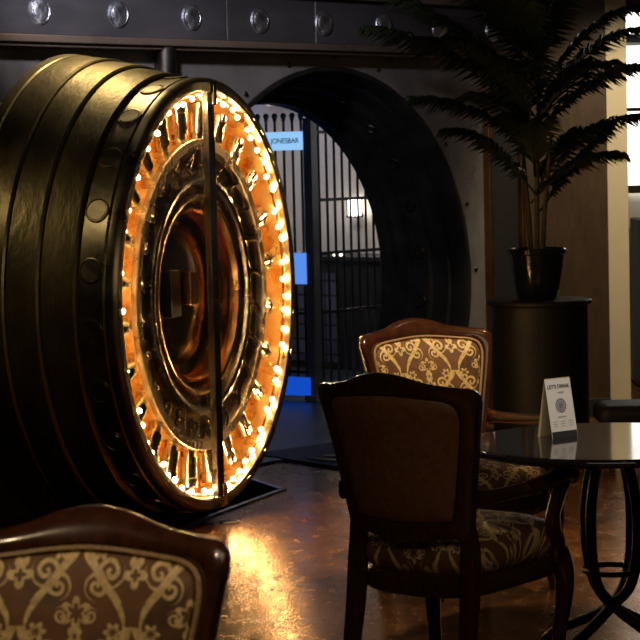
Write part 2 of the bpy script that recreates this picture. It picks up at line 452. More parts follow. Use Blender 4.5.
# dark threshold plate in front of the round opening, bright strips inlaid to draw its glints
TP = [Vector(q) for q in ((-.42, 12.78, 0), (-.25, 12.58, 0), (.226, 11.97, 0), (.50, 11.62, 0), (1.45, 12.70, 0), (.97, 13.90, 0), (.10, 13.24, 0))]
bm = bmesh.new(); slab(bm, TP, .018, -.01); tag(obj('trim_8', bm, M['black'], smooth=False), kind='structure')
bm = bmesh.new(); slab(bm, [Vector(q) for q in ((-.10, 12.50, 0), (-.07, 12.46, 0), (.30, 12.12, 0), (.32, 12.22, 0))], .026, .0185); slab(bm, [Vector(q) for q in ((.0, 12.60, 0), (.02, 12.55, 0), (.36, 12.36, 0), (.37, 12.44, 0))], .026, .0185)
tag(obj('trim_glint', bm, M['steel'], smooth=False), kind='structure')
# vault walkway
bm = bmesh.new(); wbox(bm, -1.0, .98, .0, .60, -.05, .012); wbox(bm, -2.4, 4.2, .60, 4.2, -.05, .012)
tag(obj('floor_vault', bm, M['vfloor'], smooth=False), kind='structure')

# room shell
bm = bmesh.new(); box(bm, (.6, 7.5, 3.3), (8.4, 19.5, .1)); tag(obj('ceiling', bm, M['ceil'], smooth=False), kind='structure')
bm = bmesh.new(); box(bm, (-3.45, 3.6, 1.45), (.1, 10.4, 3.7)); tag(obj('wall_left', bm, M['darkwall'], smooth=False), kind='structure')
bm = bmesh.new(); box(bm, (.6, -1.55, 1.45), (8.2, .1, 3.7)); tag(obj('wall_near', bm, M['darkwall'], smooth=False), kind='structure')
bm = bmesh.new(); box(bm, (4.65, 7.5, 1.45), (.1, 18.2, 3.7)); tag(obj('wall_right', bm, M['darkwall'], smooth=False), kind='structure')
# veneer wall right of the vault wall, ending in a cream pier
bm = bmesh.new(); box(bm, (1.62, 14.36, 1.6), (.54, .10, 3.3)); tag(obj('wall_veneer', bm, M['wallwood'], smooth=False), kind='structure')
bm = bmesh.new(); box(bm, (1.954, 14.42, 1.65), (.135, .24, 3.3)); tag(obj('wall_pier', bm, M['cream'], smooth=False, bevel=.004), kind='structure')
bm = bmesh.new(); box(bm, (1.62, 14.30, .06), (.54, .02, .12)); tag(obj('baseboard_back', bm, M['black'], smooth=False, bevel=.004), kind='structure')
# room beyond with bright window
bm = bmesh.new(); box(bm, (3.3, 16.55, 1.6), (2.6, .1, 3.3)); tag(obj('wall_back', bm, M['creamwall'], smooth=False), kind='structure')
bm = bmesh.new(); box(bm, (3.0, 16.44, 2.12), (1.5, .03, 1.38)); wi = tag(obj('window_1', bm, M['window'], smooth=False), kind='structure')
bm = bmesh.new(); box(bm, (3.0, 16.40, 2.82), (1.5, .08, .09)); box(bm, (3.0, 16.38, 1.44), (1.5, .12, .06)); box(bm, (3.0, 16.41, 2.03), (1.4, .04, .03))
obj('window_frame', bm, M['wallwood'], wi, smooth=False, bevel=.004)

bm = bmesh.new(); box(bm, (3.07, 16.1, .62), (1.5, .5, 1.22)); cbk = obj('back_cabinet', bm, M['black'], None, smooth=False, bevel=.01); tag(cbk, 'black cabinet standing under the bright window at far right', 'cabinet')

# ------------------------------------------------------------------ vault interior
bm = bmesh.new(); wbox(bm, -2.4, 4.2, 4.1, 4.2, 0, 2.5); tag(obj('wall_vault_rear', bm, M['creamwall'], smooth=False), kind='structure')
bm = bmesh.new(); wbox(bm, 4.1, 4.2, 1.5, 4.1, 0, 2.5); tag(obj('wall_vault_side', bm, M['creamwall'], smooth=False), kind='structure')
bm = bmesh.new(); wbox(bm, -2.4, -2.3, .3, 4.1, 0, 2.5); tag(obj('wall_vault_left', bm, M['creamwall'], smooth=False), kind='structure')
bm = bmesh.new(); wbox(bm, -2.4, 4.2, .3, 4.2, 2.50, 2.56); tag(obj('ceiling_vault', bm, M['ceil'], smooth=False), kind='structure')
cab = empty('deposit_box_cabinet', w(3.86, 2.95, 0.012), TH-PI/2, 'low blue-grey bank of safe deposit boxes behind the gate bars', 'cabinet')
bm = bmesh.new(); box(bm, (0, 0, .44), (2.1, .45, .88)); obj('body', bm, M['blacksteel'], cab, smooth=False, bevel=.006)
bm = bmesh.new(); uvl = bm.loops.layers.uv.new('uv'); xq0, xq1 = -1.0, -.16
vs = [bm.verts.new(v) for v in ((xq0, -.235, .06), (xq1, -.235, .06), (xq1, -.235, .78), (xq0, -.235, .78))]
vb = [bm.verts.new(v) for v in ((xq0, -.22, .06), (xq1, -.22, .06), (xq1, -.22, .78), (xq0, -.22, .78))]
bm.faces.new(vs); bm.faces.new(vb[::-1])
for i in range(4): bm.faces.new((vs[i], vs[(i+1) % 4], vb[(i+1) % 4], vb[i]))
for f in bm.faces:
    for l in f.loops: l[uvl].uv = (l.vert.co.x, l.vert.co.z)
obj('box_doors', bm, M['boxes'], cab, smooth=False)
bm = bmesh.new(); box(bm, (0, -.01, .90), (2.12, .5, .04)); obj('cabinet_top', bm, M['blacksteel'], cab, smooth=False, bevel=.005)
for ww, nm in ((3.55, 'leftmost'), (3.43, 'second from the left'), (3.17, 'third from the left'), (3.10, 'rightmost')):
    bm = bmesh.new(); sphere(bm, (0, 0, 0), .013); o = obj('indicator_lamp', bm, M['dot']); o.location = w(3.66, ww, .945)
    tag(o, 'tiny glowing lamp on the deposit cabinet top, the %s one' % nm, 'lamp', 'tiny lamps on the deposit cabinet')

# gate
GP = (1.85, 1.82)     # post in (U,W)
gate = empty('vault_gate', w(GP[0], GP[1], .012), TH, 'barred steel gate with one leaf folded open inside the round opening', 'gate')
bm = bmesh.new(); box(bm, (0, 0, 1.0), (.075, .075, 2.0)); box(bm, (.005, 0, .02), (.12, .12, .04)); obj('post', bm, M['gatepost'], gate, smooth=False, bevel=.006)
def bars(parent_dir, count, sp, top):
    for i in range(1, count+1):
        bm = bmesh.new(); q = Vector(parent_dir)*(sp*i)
        cyl(bm, (q.x, q.y, .06), (q.x, q.y, top), .0095, n=8)
        b = obj('bar', bm, M['gatebar'], gate)
        bm = bmesh.new(); sphere(bm, (q.x, q.y, top+.02), .022, 10); cyl(bm, (q.x, q.y, top-.015), (q.x, q.y, top+.005), .015, n=8)
        obj('finial', bm, M['green'], b)
dl = Vector((-.12, .993, 0))
bars((1, 0, 0), 17, .085, 1.97)
bars(dl, 12, .075, 2.0)
for z in (.10, .62, 1.04, 1.42, 1.90):
    bm = bmesh.new(); box(bm, (.76, 0, z), (1.50, .022, .022)); obj('rail', bm, M['gatebar'], gate, smooth=False)
ra = Matrix.Rotation(math.atan2(dl.y, dl.x), 3, 'Z')
for z in (.20, .62, 1.04, 1.86):
    bm = bmesh.new(); box(bm, dl*.47+Vector((0, 0, z)), (.90, .022, .022), ra); obj('rail', bm, M['gatebar'], gate, smooth=False)
bm = bmesh.new(); box(bm, (1.54, 0, 1.0), (.07, .07, 2.0)); obj('post', bm, M['gatebar'], gate, smooth=False, bevel=.006)
# side of the open leaf seen from the room: local direction with larger U
nl = Vector((-dl.y, dl.x, 0))      # towards the room side
if (RW @ nl).y > 0: nl = -nl
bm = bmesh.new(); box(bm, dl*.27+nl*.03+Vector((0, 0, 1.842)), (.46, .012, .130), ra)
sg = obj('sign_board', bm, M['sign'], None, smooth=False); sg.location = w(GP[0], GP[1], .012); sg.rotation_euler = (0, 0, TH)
tag(sg, 'light blue lettered sign hung on the top of the open gate leaf', 'sign')
def text(name, s, size, mat, parent, mtx, ext=.0006, align='CENTER'):
    cu = bpy.data.curves.new(name, 'FONT'); cu.body = s; cu.size = size; cu.extrude = ext; cu.offset = size*.012; cu.align_x = align; cu.align_y = 'CENTER'
    t = bpy.data.objects.new(name, cu); C.objects.link(t)
    dg = bpy.context.evaluated_depsgraph_get(); me = bpy.data.meshes.new_from_object(t.evaluated_get(dg))
    bpy.data.objects.remove(t); me.materials.clear(); me.materials.append(mat)
    o = bpy.data.objects.new(name, me); C.objects.link(o); o.parent = parent; o.matrix_local = mtx; return o
xa = -dl if (RW @ dl).x < 0 else dl
za = nl; ya = Vector((0, 0, 1))
if xa.cross(ya).dot(za) < 0: xa = -xa
def basis(x, y, z, c): return Matrix(((x.x, y.x, z.x, c.x), (x.y, y.y, z.y, c.y), (x.z, y.z, z.z, c.z), (0, 0, 0, 1)))
text('lettering', 'JONESBAR', .052, M['ink'], sg, basis(xa, ya, za, dl*.19+nl*.0385+Vector((0, 0, 1.842))))
bm = bmesh.new(); box(bm, dl*.10+nl*.03+Vector((0, 0, .94)), (.135, .02, .22), ra)
o = obj('control_panel', bm, M['screen'], None, smooth=False, bevel=.003); o.location = w(GP[0], GP[1], .012); o.rotation_euler = (0, 0, TH)
tag(o, 'small glowing blue notice panel on the open gate leaf beside the post', 'panel')
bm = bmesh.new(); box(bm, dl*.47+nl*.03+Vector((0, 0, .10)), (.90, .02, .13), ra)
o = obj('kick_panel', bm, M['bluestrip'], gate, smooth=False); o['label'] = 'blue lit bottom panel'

lan = empty('wall_lantern', w(4.1, 3.23, 1.25), TH-PI/2, 'small bright white wall lantern on the cream vault wall', 'lantern')
bm = bmesh.new(); box(bm, (0, -.10, .06), (.075, .075, .13)); obj('lamp_glass', bm, M['lantern'], lan, smooth=False, bevel=.005)
bm = bmesh.new()
for sx in (-1, 1):
    for sy in (-1, 1): box(bm, (sx*.042, -.10+sy*.042, .06), (.008, .008, .15))
box(bm, (0, -.10, .135), (.1, .1, .015)); box(bm, (0, -.10, -.012), (.1, .1, .015)); box(bm, (0, -.03, .0), (.02, .06, .02))
obj('lamp_cage', bm, M['black'], lan, smooth=False)
cl = empty('hanging_lamp', w(2.84, 3.0, 2.5), 0, 'white pendant lamp with saucer shade above the gate', 'lamp')
bm = bmesh.new(); sphere(bm, (0, 0, -.30), .04, 12, 1, 1, 1.3); obj('bulb', bm, M['whitebulb'], cl)
bm = bmesh.new(); revolve(bm, [(-.36, .10), (-.345, .085), (-.34, .03), (-.345, 0)], 24, 'Z'); revolve(bm, [(-.365, .10), (-.375, .0)], 24, 'Z'); obj('lamp_shade', bm, M['paper'], cl)
bm = bmesh.new(); cyl(bm, (0, 0, 0), (0, 0, -.25), .006, n=8); obj('cord', bm, M['black'], cl)
bm = bmesh.new(); wbox(bm, .8, 3.9, 3.3, 4.0, 2.21, 2.24)  # emissive sheet stands in for blue light falling on the ceiling
tag(obj('blue_ceiling_glow', bm, M['blueglow'], smooth=False), 'glowing sheet painting the blue light on the vault ceiling', 'ceiling glow')

# ------------------------------------------------------------------ the open round door
ZC = 1.096
DR = math.atan2(-.368, .930)
door = empty('vault_door', (-.500, 10.5, ZC-1.19), DR, 'huge round bronze vault door swung open with glowing bolt ring', 'vault door')
DZ = 1.19
def dring(prof, name, mat, parent=door, seg=144, **kw):
    bm = bmesh.new(); revolve(bm, prof, seg, 'X', (0, 0, DZ)); kw.setdefault('angle', 22); return obj(name, bm, mat, parent, **kw)
g = .010
dring([(-.03, .968), (-.004, .972), (0, .980), (0, 1.020), (-.012, 1.030), (-.03, 1.036), (-.055, 1.037), (-.062, 1.030), (-.07, 1.037), (-.187, 1.037), (-.19, 1.03)], 'barrel_band', M['rimsteel'])
dring([(-.186, 1.03), (-.192, 1.052), (-.202, 1.062), (-.345, 1.089), (-.35, 1.08)], 'barrel_band', M['bronze'])
dring([(-.346, 1.08), (-.352, 1.097), (-.362, 1.106), (-.495, 1.129), (-.50, 1.12)], 'barrel_band', M['bronze'])
dring([(-.496, 1.12), (-.502, 1.135), (-.512, 1.142), (-.655, 1.159), (-.66, 1.15)], 'barrel_band', M['bronze'])
dring([(-.656, 1.15), (-.662, 1.160), (-.672, 1.166), (-.715, 1.172), (-.725, 1.162), (-.73, 1.10)], 'barrel_band', M['bronze'])
dring([(-.73, 1.12), (-.73, .4), (-.75, .38), (-.75, 0)], 'back_plate', M['bronze_dark'])
# bolt trough
dring([(-.006, .972), (-.28, .945), (-.30, .90), (-.30, .78), (-.28, .755), (-.07, .745)], 'bolt_channel', M['trough'])
# inner drum
def drumring(prof, *a, **k): return dring([(x-.045, r) for x, r in prof], *a, **k)
drumring([(-.03, .747), (-.006, .746), (.0, .742), (-.002, .70), (-.035, .69)], 'drum_rim', M['drum'])
drumring([(-.035, .695), (-.05, .60), (-.045, .575)], 'drum_face', M['drum'])
drumring([(-.045, .575), (-.01, .57), (-.006, .555), (-.012, .535), (-.06, .525)], 'drum_ring', M['gunmetal'])
drumring([(-.06, .53), (-.065, .485)], 'drum_face', M['drum'])
drumring([(-.065, .487), (-.03, .482), (-.026, .47), (-.03, .455), (-.09, .445)], 'drum_ring', M['brass'])
drumring([(-.09, .45), (-.095, .42)], 'drum_face', M['gunmetal'])
drumring([(-.095, .422), (-.06, .418), (-.056, .408), (-.066, .398), (-.13, .392)], 'drum_ring', M['copper'])
drumring([(-.13, .395), (-.15, .34), (-.12, .24), (-.10, .12), (-.095, 0)], 'centre_dome', M['mirror'], seg=96)
bm = bmesh.new(); box(bm, (-.10, -.10, DZ+.04), (.09, .09, .16)); o = obj('centre_box', bm, M['copper'], door, smooth=False, bevel=.008); o['label'] = 'copper box'  # copper box and a darker one near the dome centre
bm = bmesh.new(); box(bm, (-.12, -.22, DZ+.02), (.05, .10, .22)); obj('centre_box', bm, M['darksteel'], door, smooth=False, bevel=.008)
# caps on the barrel band
cap = None
for i in range(24):
    a = 2*PI*(i+.35)/24
    if cap is None:
        bm = bmesh.new(); revolve(bm, [(.006, 0), (.006, .044), (.003, .046), (.003, .049), (.007, .051), (.006, .056), (-.01, .057)], 28); cap = obj('barrel_cap', bm, M['rimsteel'], door); o = cap
    else: o = cap.copy(); C.objects.link(o); o.parent = door
    o.location = (-.128, 1.037*math.cos(a), DZ+1.037*math.sin(a)); o.rotation_euler = Vector((1, 0, 0)).rotation_difference(Vector((0, math.cos(a), math.sin(a)))).to_euler()
# radial locking bolts
bolt = None
for i in range(24):
    a = 2*PI*(i+.5)/24; d = Vector((0, math.cos(a), math.sin(a)))
    if bolt is None:
        bm = bmesh.new(); revolve(bm, [(0, .028), (.03, .028), (.032, .040), (.13, .040), (.135, .046), (.175, .046), (.185, .036), (.19, .0)], 24); bolt = obj('locking_bolt', bm, M['steel'], door); o = bolt
    else: o = bolt.copy(); C.objects.link(o); o.parent = door
    o.location = Vector((-.115, 0, DZ))+d*.745; o.rotation_euler = Vector((1, 0, 0)).rotation_difference(d).to_euler()
# rods between the bolts
rod = None
for i in range(24):
    for kx, off in ((0, -.11), (1, .11)):
        a = 2*PI*(i+off*4)/24; d = Vector((0, math.cos(a), math.sin(a)))
        if rod is None:
            bm = bmesh.new(); cyl(bm, (0, 0, 0), (.20, 0, 0), .012, n=12); rod = obj('guide_rod', bm, M['copper'], door); o = rod
        else: o = rod.copy(); C.objects.link(o); o.parent = door
        o.location = Vector((-.15, 0, DZ))+d*.745; o.rotation_euler = Vector((1, 0, 0)).rotation_difference(d).to_euler()
# curled levers on the drum
lev = None
for i in range(24):
    a = 2*PI*(i+.5)/24
    if lev is None:
        bm = bmesh.new()
        sweep(bm, [(-.03, 0, .0, .012, .012), (.004, .004, .02, .012, .010), (.016, .022, .05, .011, .009), (.010, .045, .075, .009, .008), (-.01, .04, .095, .007, .007)], 8, 4)
        sphere(bm, (-.012, 0, 0), .022, 12)
        lev = obj('bolt_lever', bm, M['steel'], door); o = lev
    else: o = lev.copy(); C.objects.link(o); o.parent = door
    o.location = (-.075, .625*math.cos(a), DZ+.625*math.sin(a)); o.rotation_euler = (a-PI/2, 0, 0)
# small studs on the brass ring
std = None
for i in range(32):
    a = 2*PI*i/32
    if std is None:
        bm = bmesh.new(); sphere(bm, (0, 0, 0), .011, 10); std = obj('ring_stud', bm, M['copper'], door); o = std
    else: o = std.copy(); C.objects.link(o); o.parent = door
    o.location = (-.105, .507*math.cos(a), DZ+.507*math.sin(a))
# two-leaf glass cover with centre stile and clips
gc = obj('glass_cover', (lambda b: (revolve(b, [(.010, 0), (.010, .985), (.004, .985), (.004, 0)], 96, 'X', (0, 0, DZ)), b)[1])(bmesh.new()), M['glass'], door)
bm = bmesh.new(); box(bm, (.014, -.05, DZ), (.034, .07, 2.01)); obj('centre_stile', bm, M['gunmetal'], gc, smooth=False, bevel=.004)
bm = bmesh.new(); box(bm, (.050, -.05, DZ+.03), (.018, .018, .14)); box(bm, (.036, -.05, DZ+.08), (.02, .014, .014)); box(bm, (.036, -.05, DZ-.02), (.02, .014, .014)); obj('pull_handle', bm, M['steel'], gc, smooth=False, bevel=.003)
for s in (-1, 1):
    bm = bmesh.new(); cyl(bm, (.040, -.04, DZ+s*.90), (.040, -.04, DZ+s*1.0), .016, n=12, bev=.003); box(bm, (.022, -.05, DZ+s*.985), (.05, .075, .05)); obj('hinge_clip', bm, M['steel'], gc, bevel=.003)

# string of bulbs in the trough (rests in the door)
st = empty('string_lights', (-.500, 10.5, ZC-1.19), DR, 'warm glowing string of bulbs wound round the ring of bolts', 'string lights')
bm = bmesh.new()
for rr, xx in ((.955, -.030),):
    tube(bm, [(xx-.012, rr*math.cos(2*PI*i/90), DZ+rr*math.sin(2*PI*i/90)) for i in range(90)], .004, 6, closed=True)
obj('cable', bm, M['copper'], st)
bl = None
for rr, xx, cnt, br in ((.940, -.030, 64, .0115),):
    for i in range(cnt):
        a = 2*PI*(i+.3)/cnt + random.uniform(-.02, .02)
        if bl is None:
            bm = bmesh.new(); sphere(bm, (0, 0, 0), 1, 10); bl = obj('bulb', bm, M['bulb'], st); o = bl
        else: o = bl.copy(); C.objects.link(o); o.parent = st
        q = rr+random.uniform(-.012, .01)
        o.scale = (br, br, br); o.location = (xx+random.uniform(-.012, .012), q*math.cos(a), DZ+q*math.sin(a))

# hinge post and crane arm behind the door
hg = empty('door_hinge', (-.79, 11.79, -.1), TH, 'dark vertical steel hinge pin on the wall behind the top of the open round door', 'hinge')
for z0_, z1_ in ((-.3, .42), (1.95, 2.47)):      # upper and lower pins, the door edge swings between them
    bm = bmesh.new(); cyl(bm, (0, 0, z0_), (0, 0, z1_), .060, n=24, bev=.008); obj('pin', bm, M['darksteel'], hg)
bm = bmesh.new(); box(bm, (-.25, .01, 2.2), (.45, .08, .14)); obj('hinge_arm', bm, M['darksteel'], hg, smooth=False, bevel=.01)
bm = bmesh.new(); box(bm, (-.25, .01, .25), (.45, .08, .14)); obj('hinge_arm', bm, M['darksteel'], hg, smooth=False, bevel=.01)
br_ = empty('crane_bracket', w(-2.95, -.12, 1.6), TH, 'black iron bracket on the wall left of the round door', 'bracket')
bm = bmesh.new(); sweep(bm, [(-.45, 0, .35, .05, .04), (-.15, -.1, .42, .06, .05), (.15, -.12, .40, .05, .04), (.42, -.12, .47, .035, .03)], 10); box(bm, (-.3, .0, .2), (.3, .08, .5)); obj('bracket_arm', bm, M['blacksteel'], br_, bevel=.006)
# floor outlet
ol = empty('floor_outlet', (-.457, 10.48, 0), 0, 'small round metal outlet cover set in the floor by the pit', 'floor outlet')
bm = bmesh.new(); revolve(bm, [(0, .055), (.005, .052), (.005, .036), (.002, .034), (.002, 0)], 28, 'Z'); obj('cover', bm, M['darksteel'], ol)

# ------------------------------------------------------------------ armchairs
def loop_resample(pts, n):
    d = [0]
    for a, b in zip(pts, pts[1:]): d.append(d[-1]+math.hypot(a[0]-b[0], a[1]-b[1]))
    out = []; j = 0
    for i in range(n):
        t = d[-1]*i/n
        while d[j+1] < t: j += 1
        f = (t-d[j])/max(1e-9, d[j+1]-d[j]); out.append((pts[j][0]+(pts[j+1][0]-pts[j][0])*f, pts[j][1]+(pts[j+1][1]-pts[j][1])*f))
    return out
SEG = (16, 22, 40, 22)
def ring2d(bottom, right, top, left):
    out = []
    for seg, n in zip((bottom, right, top, left), SEG):
        out += loop_resample(catmull(seg, 8), n)
    return out
outer = ring2d([(-.232, .50), (-.15, .505), (-.06, .488), (0, .483), (.06, .488), (.15, .505), (.232, .50)],
               [(.232, .50), (.236, .56), (.255, .68), (.275, .80), (.294, .90), (.305, .95)],
               [(.305, .95), (.303, .982), (.280, 1.002), (.22, 1.008), (.14, 1.022), (.07, 1.045), (0, 1.055), (-.07, 1.045), (-.14, 1.022), (-.22, 1.008), (-.280, 1.002), (-.303, .982), (-.305, .95)],
               [(-.305, .95), (-.294, .90), (-.275, .80), (-.255, .68), (-.236, .56), (-.232, .50)])
inner = ring2d([(-.178, .566), (-.10, .560), (0, .556), (.10, .560), (.178, .566)],
               [(.178, .566), (.192, .62), (.208, .70), (.226, .80), (.240, .87), (.243, .905)],
               [(.243, .905), (.236, .940), (.205, .960), (.14, .968), (.07, .974), (0, .977), (-.07, .974), (-.14, .968), (-.205, .960), (-.236, .940), (-.243, .905)],
               [(-.243, .905), (-.240, .87), (-.226, .80), (-.208, .70), (-.192, .62), (-.178, .566)])
def bp(u_, v, wd):      # back plane point; +wd towards the rear
    y = .235+(v-.45)*.20+.07*max(0, v-.8) - .85*u_*u_ + .025 + .4*max(0, v-1.0)
    return Vector((u_, y+wd, v))
def add_loop(bm, loop, wd, k=1.0, c=(0, .76)):
    return [bm.verts.new(bp(c[0]+(x-c[0])*k, c[1]+(z-c[1])*k, wd)) for x, z in loop]
def bridge(bm, a, b):
    n = len(a)
    for i in range(n): bm.faces.new((a[i], a[(i+1) % n], b[(i+1) % n], b[i]))
def setuv(bm, fn):
    l_ = bm.loops.layers.uv.new('uv')
    for f in bm.faces:
        for l in f.loops: l[l_].uv = fn(l.vert.co)
def mid(a, b, t): return [(p[0]+(q[0]-p[0])*t, p[1]+(q[1]-p[1])*t) for p, q in zip(a, b)]

def make_chair():
    root = empty('armchair')
    bm = bmesh.new()      # carved back frame
    A = [add_loop(bm, l, d) for l, d in ((inner, .010), (inner, -.018), (mid(inner, outer, .18), -.030), (mid(inner, outer, .5), -.034), (mid(inner, outer, .8), -.028), (mid(inner, outer, .96), -.014),
                                         (outer, 0), (outer, .012), (mid(inner, outer, .95), .028), (mid(inner, outer, .3), .034), (mid(inner, outer, .05), .028))]
    for a, b in zip(A, A[1:]+A[:1]): bridge(bm, a, b)
    obj('back_frame', bm, M['mahogany'], root)
    bm = bmesh.new()      # front pad
    rings = []
    for kk, d in ((1.0, .0), (1.0, -.024), (.965, -.040), (.9, -.050), (.75, -.060), (.5, -.066), (.25, -.068)): rings.append(add_loop(bm, inner, d, kk))
    for a, b in zip(rings, rings[1:]): bridge(bm, a, b)
    cv = bm.verts.new(bp(0, .76, -.069)); L = rings[-1]
    for i in range(len(L)): bm.faces.new((L[i], L[(i+1) % len(L)], cv))
    setuv(bm, lambda c: (c.x, c.z+.055)); obj('back_pad', bm, M['damask'], root)
    bm = bmesh.new(); tube(bm, [bp(x, z, -.034) for x, z in mid(inner, outer, .07)], .0058, 6, closed=True); obj('piping', bm, M['gimp'], root)
    bm = bmesh.new()      # rear leather panel
    rings = []
    for kk, d in ((1.0, .012), (1.0, .026), (.96, .032), (.8, .037), (.5, .041)): rings.append(add_loop(bm, inner, d, kk))
    for a, b in zip(rings, rings[1:]): bridge(bm, a, b)
    cv = bm.verts.new(bp(0, .76, .042)); L = rings[-1]
    for i in range(len(L)): bm.faces.new((L[i], L[(i+1) % len(L)], cv))
    obj('rear_panel', bm, M['leather'], root)
    for s in (-1, 1):
        bm = bmesh.new()  # rear leg running up into the back
        sweep(bm, [(s*.225, .300, 0, .022, .024), (s*.223, .280, .12, .025, .027), (s*.220, .252, .27, .029, .030), (s*.218, .238, .40, .030, .031), (s*.216, .232, .47, .029, .029), (s*.213, .240, .535, .024, .024)], 12, 5, side=(1, 0, 0), sq=.55)
        obj('leg', bm, M['mahogany'], root)
        bm = bmesh.new()  # cabriole front leg
        sweep(bm, [(s*.255, -.275, .39, .034, .034), (s*.262, -.288, .34, .037, .038), (s*.268, -.298, .28, .032, .032), (s*.262, -.292, .19, .027, .028), (s*.252, -.280, .10, .023, .023), (s*.256, -.292, .03, .022, .023), (s*.260, -.302, .0, .023, .024)], 12, 5, side=(1, 0, 0), sq=.75)
        obj('leg', bm, M['mahogany'], root)
        bm = bmesh.new()  # arm
        sweep(bm, [(s*.252, .262, .640, .020, .034), (s*.272, .19, .640, .024, .024), (s*.300, .04, .645, .029, .021), (s*.316, -.10, .655, .033, .022), (s*.318, -.20, .668, .036, .026), (s*.312, -.262, .662, .034, .030), (s*.306, -.290, .640, .026, .022)], 12, 6, side=(1, 0, 0), sq=.8)
        arm = obj('armrest', bm, M['mahogany'], root)
        bm = bmesh.new()
        sweep(bm, [(s*.312, -.225, .655, .023, .032), (s*.304, -.200, .60, .021, .028), (s*.290, -.185, .53, .021, .028), (s*.276, -.210, .47, .023, .032), (s*.264, -.25, .42, .026, .038), (s*.262, -.262, .36, .026, .036)], 12, 5, side=(1, 0, 0), sq=.75)
        obj('arm_support', bm, M['mahogany'], arm)
    # seat frame: trapezoid with bowed front
    def sloop(grow, n_=96):
        pts = []
        for i in range(n_):
            a = 2*PI*i/n_; ca, sa = math.cos(a), math.sin(a)
            q = .34
            x = math.copysign(abs(ca)**q, ca); y = math.copysign(abs(sa)**q, sa)
            hw = .268-.038*(y*.5+.5)+grow
            pts.append((x*hw, -.033+y*(.262+grow)-(.022*(1-x*x) if y < -.2 else 0)))
        return pts
    bm = bmesh.new(); rings = []
    for gr, z in ((-.02, .298), (0, .296), (.006, .304), (.006, .345), (-.002, .362), (-.02, .370)):
        rings.append([bm.verts.new((x, y, z-(.010*math.cos(x*9) if z < .31 else 0)+.01)) for x, y in sloop(gr)])
    for a, b in zip(rings, rings[1:]): bridge(bm, a, b)
    bm.faces.new(rings[0]); bm.faces.new(rings[-1])
    obj('seat_frame', bm, M['mahogany'], root)
    bm = bmesh.new(); rings = []
    for gr, z in ((-.022, .372), (-.006, .386), (.010, .412), (.012, .445), (.002, .474), (-.022, .496), (-.06, .512), (-.11, .522), (-.18, .526)):
        rings.append([bm.verts.new((x, y, z)) for x, y in sloop(gr)])
    for a, b in zip(rings, rings[1:]): bridge(bm, a, b)
    bm.faces.new(rings[-1]); setuv(bm, lambda c: (c.x, c.y+(.52-c.z)*(-1.0 if c.y < 0 else 1.0)))
    obj('seat_cushion', bm, M['damask'], root, angle=80)
    return root
chair = make_chair()
def place(o, x, y, face, label):   # x,y of seat centre; face = direction the sitter looks (degrees, 0 = towards camera, + = to the right)
    o.location = (x, y, 0); o.rotation_euler = (0, 0, math.radians(face)); tag(o, label, 'armchair', 'upholstered wooden armchairs')
place(chair, .252+.57*.30, 7.08+.82*.30, 180-35, 'dark wooden armchair seen from behind, brown leather rear panel, at the round table')
c2 = copy_tree(chair); place(c2, .44+.42*.28, 9.12-.90*.28, 23, 'armchair facing the camera beyond the dark one, gold damask back lit from above')
c3 = copy_tree(chair); place(c3, -.487-.20*.26, 4.24-.95*.26, -10, 'blurred armchair cut off in the lower left foreground, gold scroll fabric back')

# ------------------------------------------------------------------ table
TX, TY = .985, 7.5
tb = empty('round_table', (TX, TY, 0), 0, 'round black stone topped table on curved iron legs', 'table')
bm = bmesh.new(); revolve(bm, [(.718, .0), (.718, .470), (.719, .478), (.722, .492), (.728, .500), (.738, .503), (.745, .500), (.749, .494), (.75, .487), (.75, .482), (.75, 0)], 128, 'Z'); obj('tabletop', bm, M['granite'], tb)
bm = bmesh.new(); revolve(bm, [(.69, .14), (.69, .15), (.715, .15), (.715, .14)], 64, 'Z'); obj('apron', bm, M['iron'], tb)
for i in range(4):
    a = PI/4+i*PI/2; c_, s_ = math.cos(a), math.sin(a)
    bm = bmesh.new()
    sweep(bm, [(q*c_, q*s_, z, .019, .019) for q, z in ((.05, .705), (.085, .64), (.108, .54), (.112, .44), (.104, .34), (.07, .24), (-.02, .165), (-.13, .11), (-.24, .06), (-.30, .014))], 10, 6)
    obj('leg', bm, M['iron'], tb)
bm = bmesh.new()
tube(bm, [(.095*math.cos(2*PI*i/40), .095*math.sin(2*PI*i/40), .30) for i in range(40)], .010, 8, closed=True)
obj('leg_ring', bm, M['iron'], tb)

# tent card
cd = empty('tent_card', (.820, 7.63, .7505), math.radians(36), 'folded white tent card with black print standing on the table', 'card')
Wd, Dp, Ht = .118, .078, .205
def slab_quad(bm, p, t):
    nrm = (p[1]-p[0]).cross(p[3]-p[0]).normalized()*t
    a = [bm.verts.new(q) for q in p]; b = [bm.verts.new(q-nrm) for q in p]
    bm.faces.new(a); bm.faces.new(b[::-1])
    for i in range(4): bm.faces.new((a[i], b[i], b[(i+1) % 4], a[(i+1) % 4]))
fl = Vector((-Wd/2, -Dp/2, 0)); frr = Vector((Wd/2, -Dp/2, 0)); bl_ = Vector((-Wd/2, Dp/2, 0)); brr = Vector((Wd/2, Dp/2, 0)); tl = Vector((-Wd/2, 0, Ht)); tr_ = Vector((Wd/2, 0, Ht))
bm = bmesh.new(); slab_quad(bm, [fl, frr, tr_, tl], .0012); obj('front_panel', bm, M['paper'], cd, smooth=False)
bm = bmesh.new(); slab_quad(bm, [brr, bl_, tl, tr_], .0012); o = obj('rear_panel', bm, M['cream_card'], cd, smooth=False); o['label'] = 'cream inner side of the card'
yv = (tl-fl).normalized(); xv = Vector((1, 0, 0)); zv = xv.cross(yv)
def cp(a, b, off=.0008): return (fl+frr)/2+xv*a+yv*b+zv*off
fp = cd.children[0]
text('title', "LET'S DRINK", .0185, M['ink'], fp, basis(xv, yv, zv, cp(0, .178)), .0004)
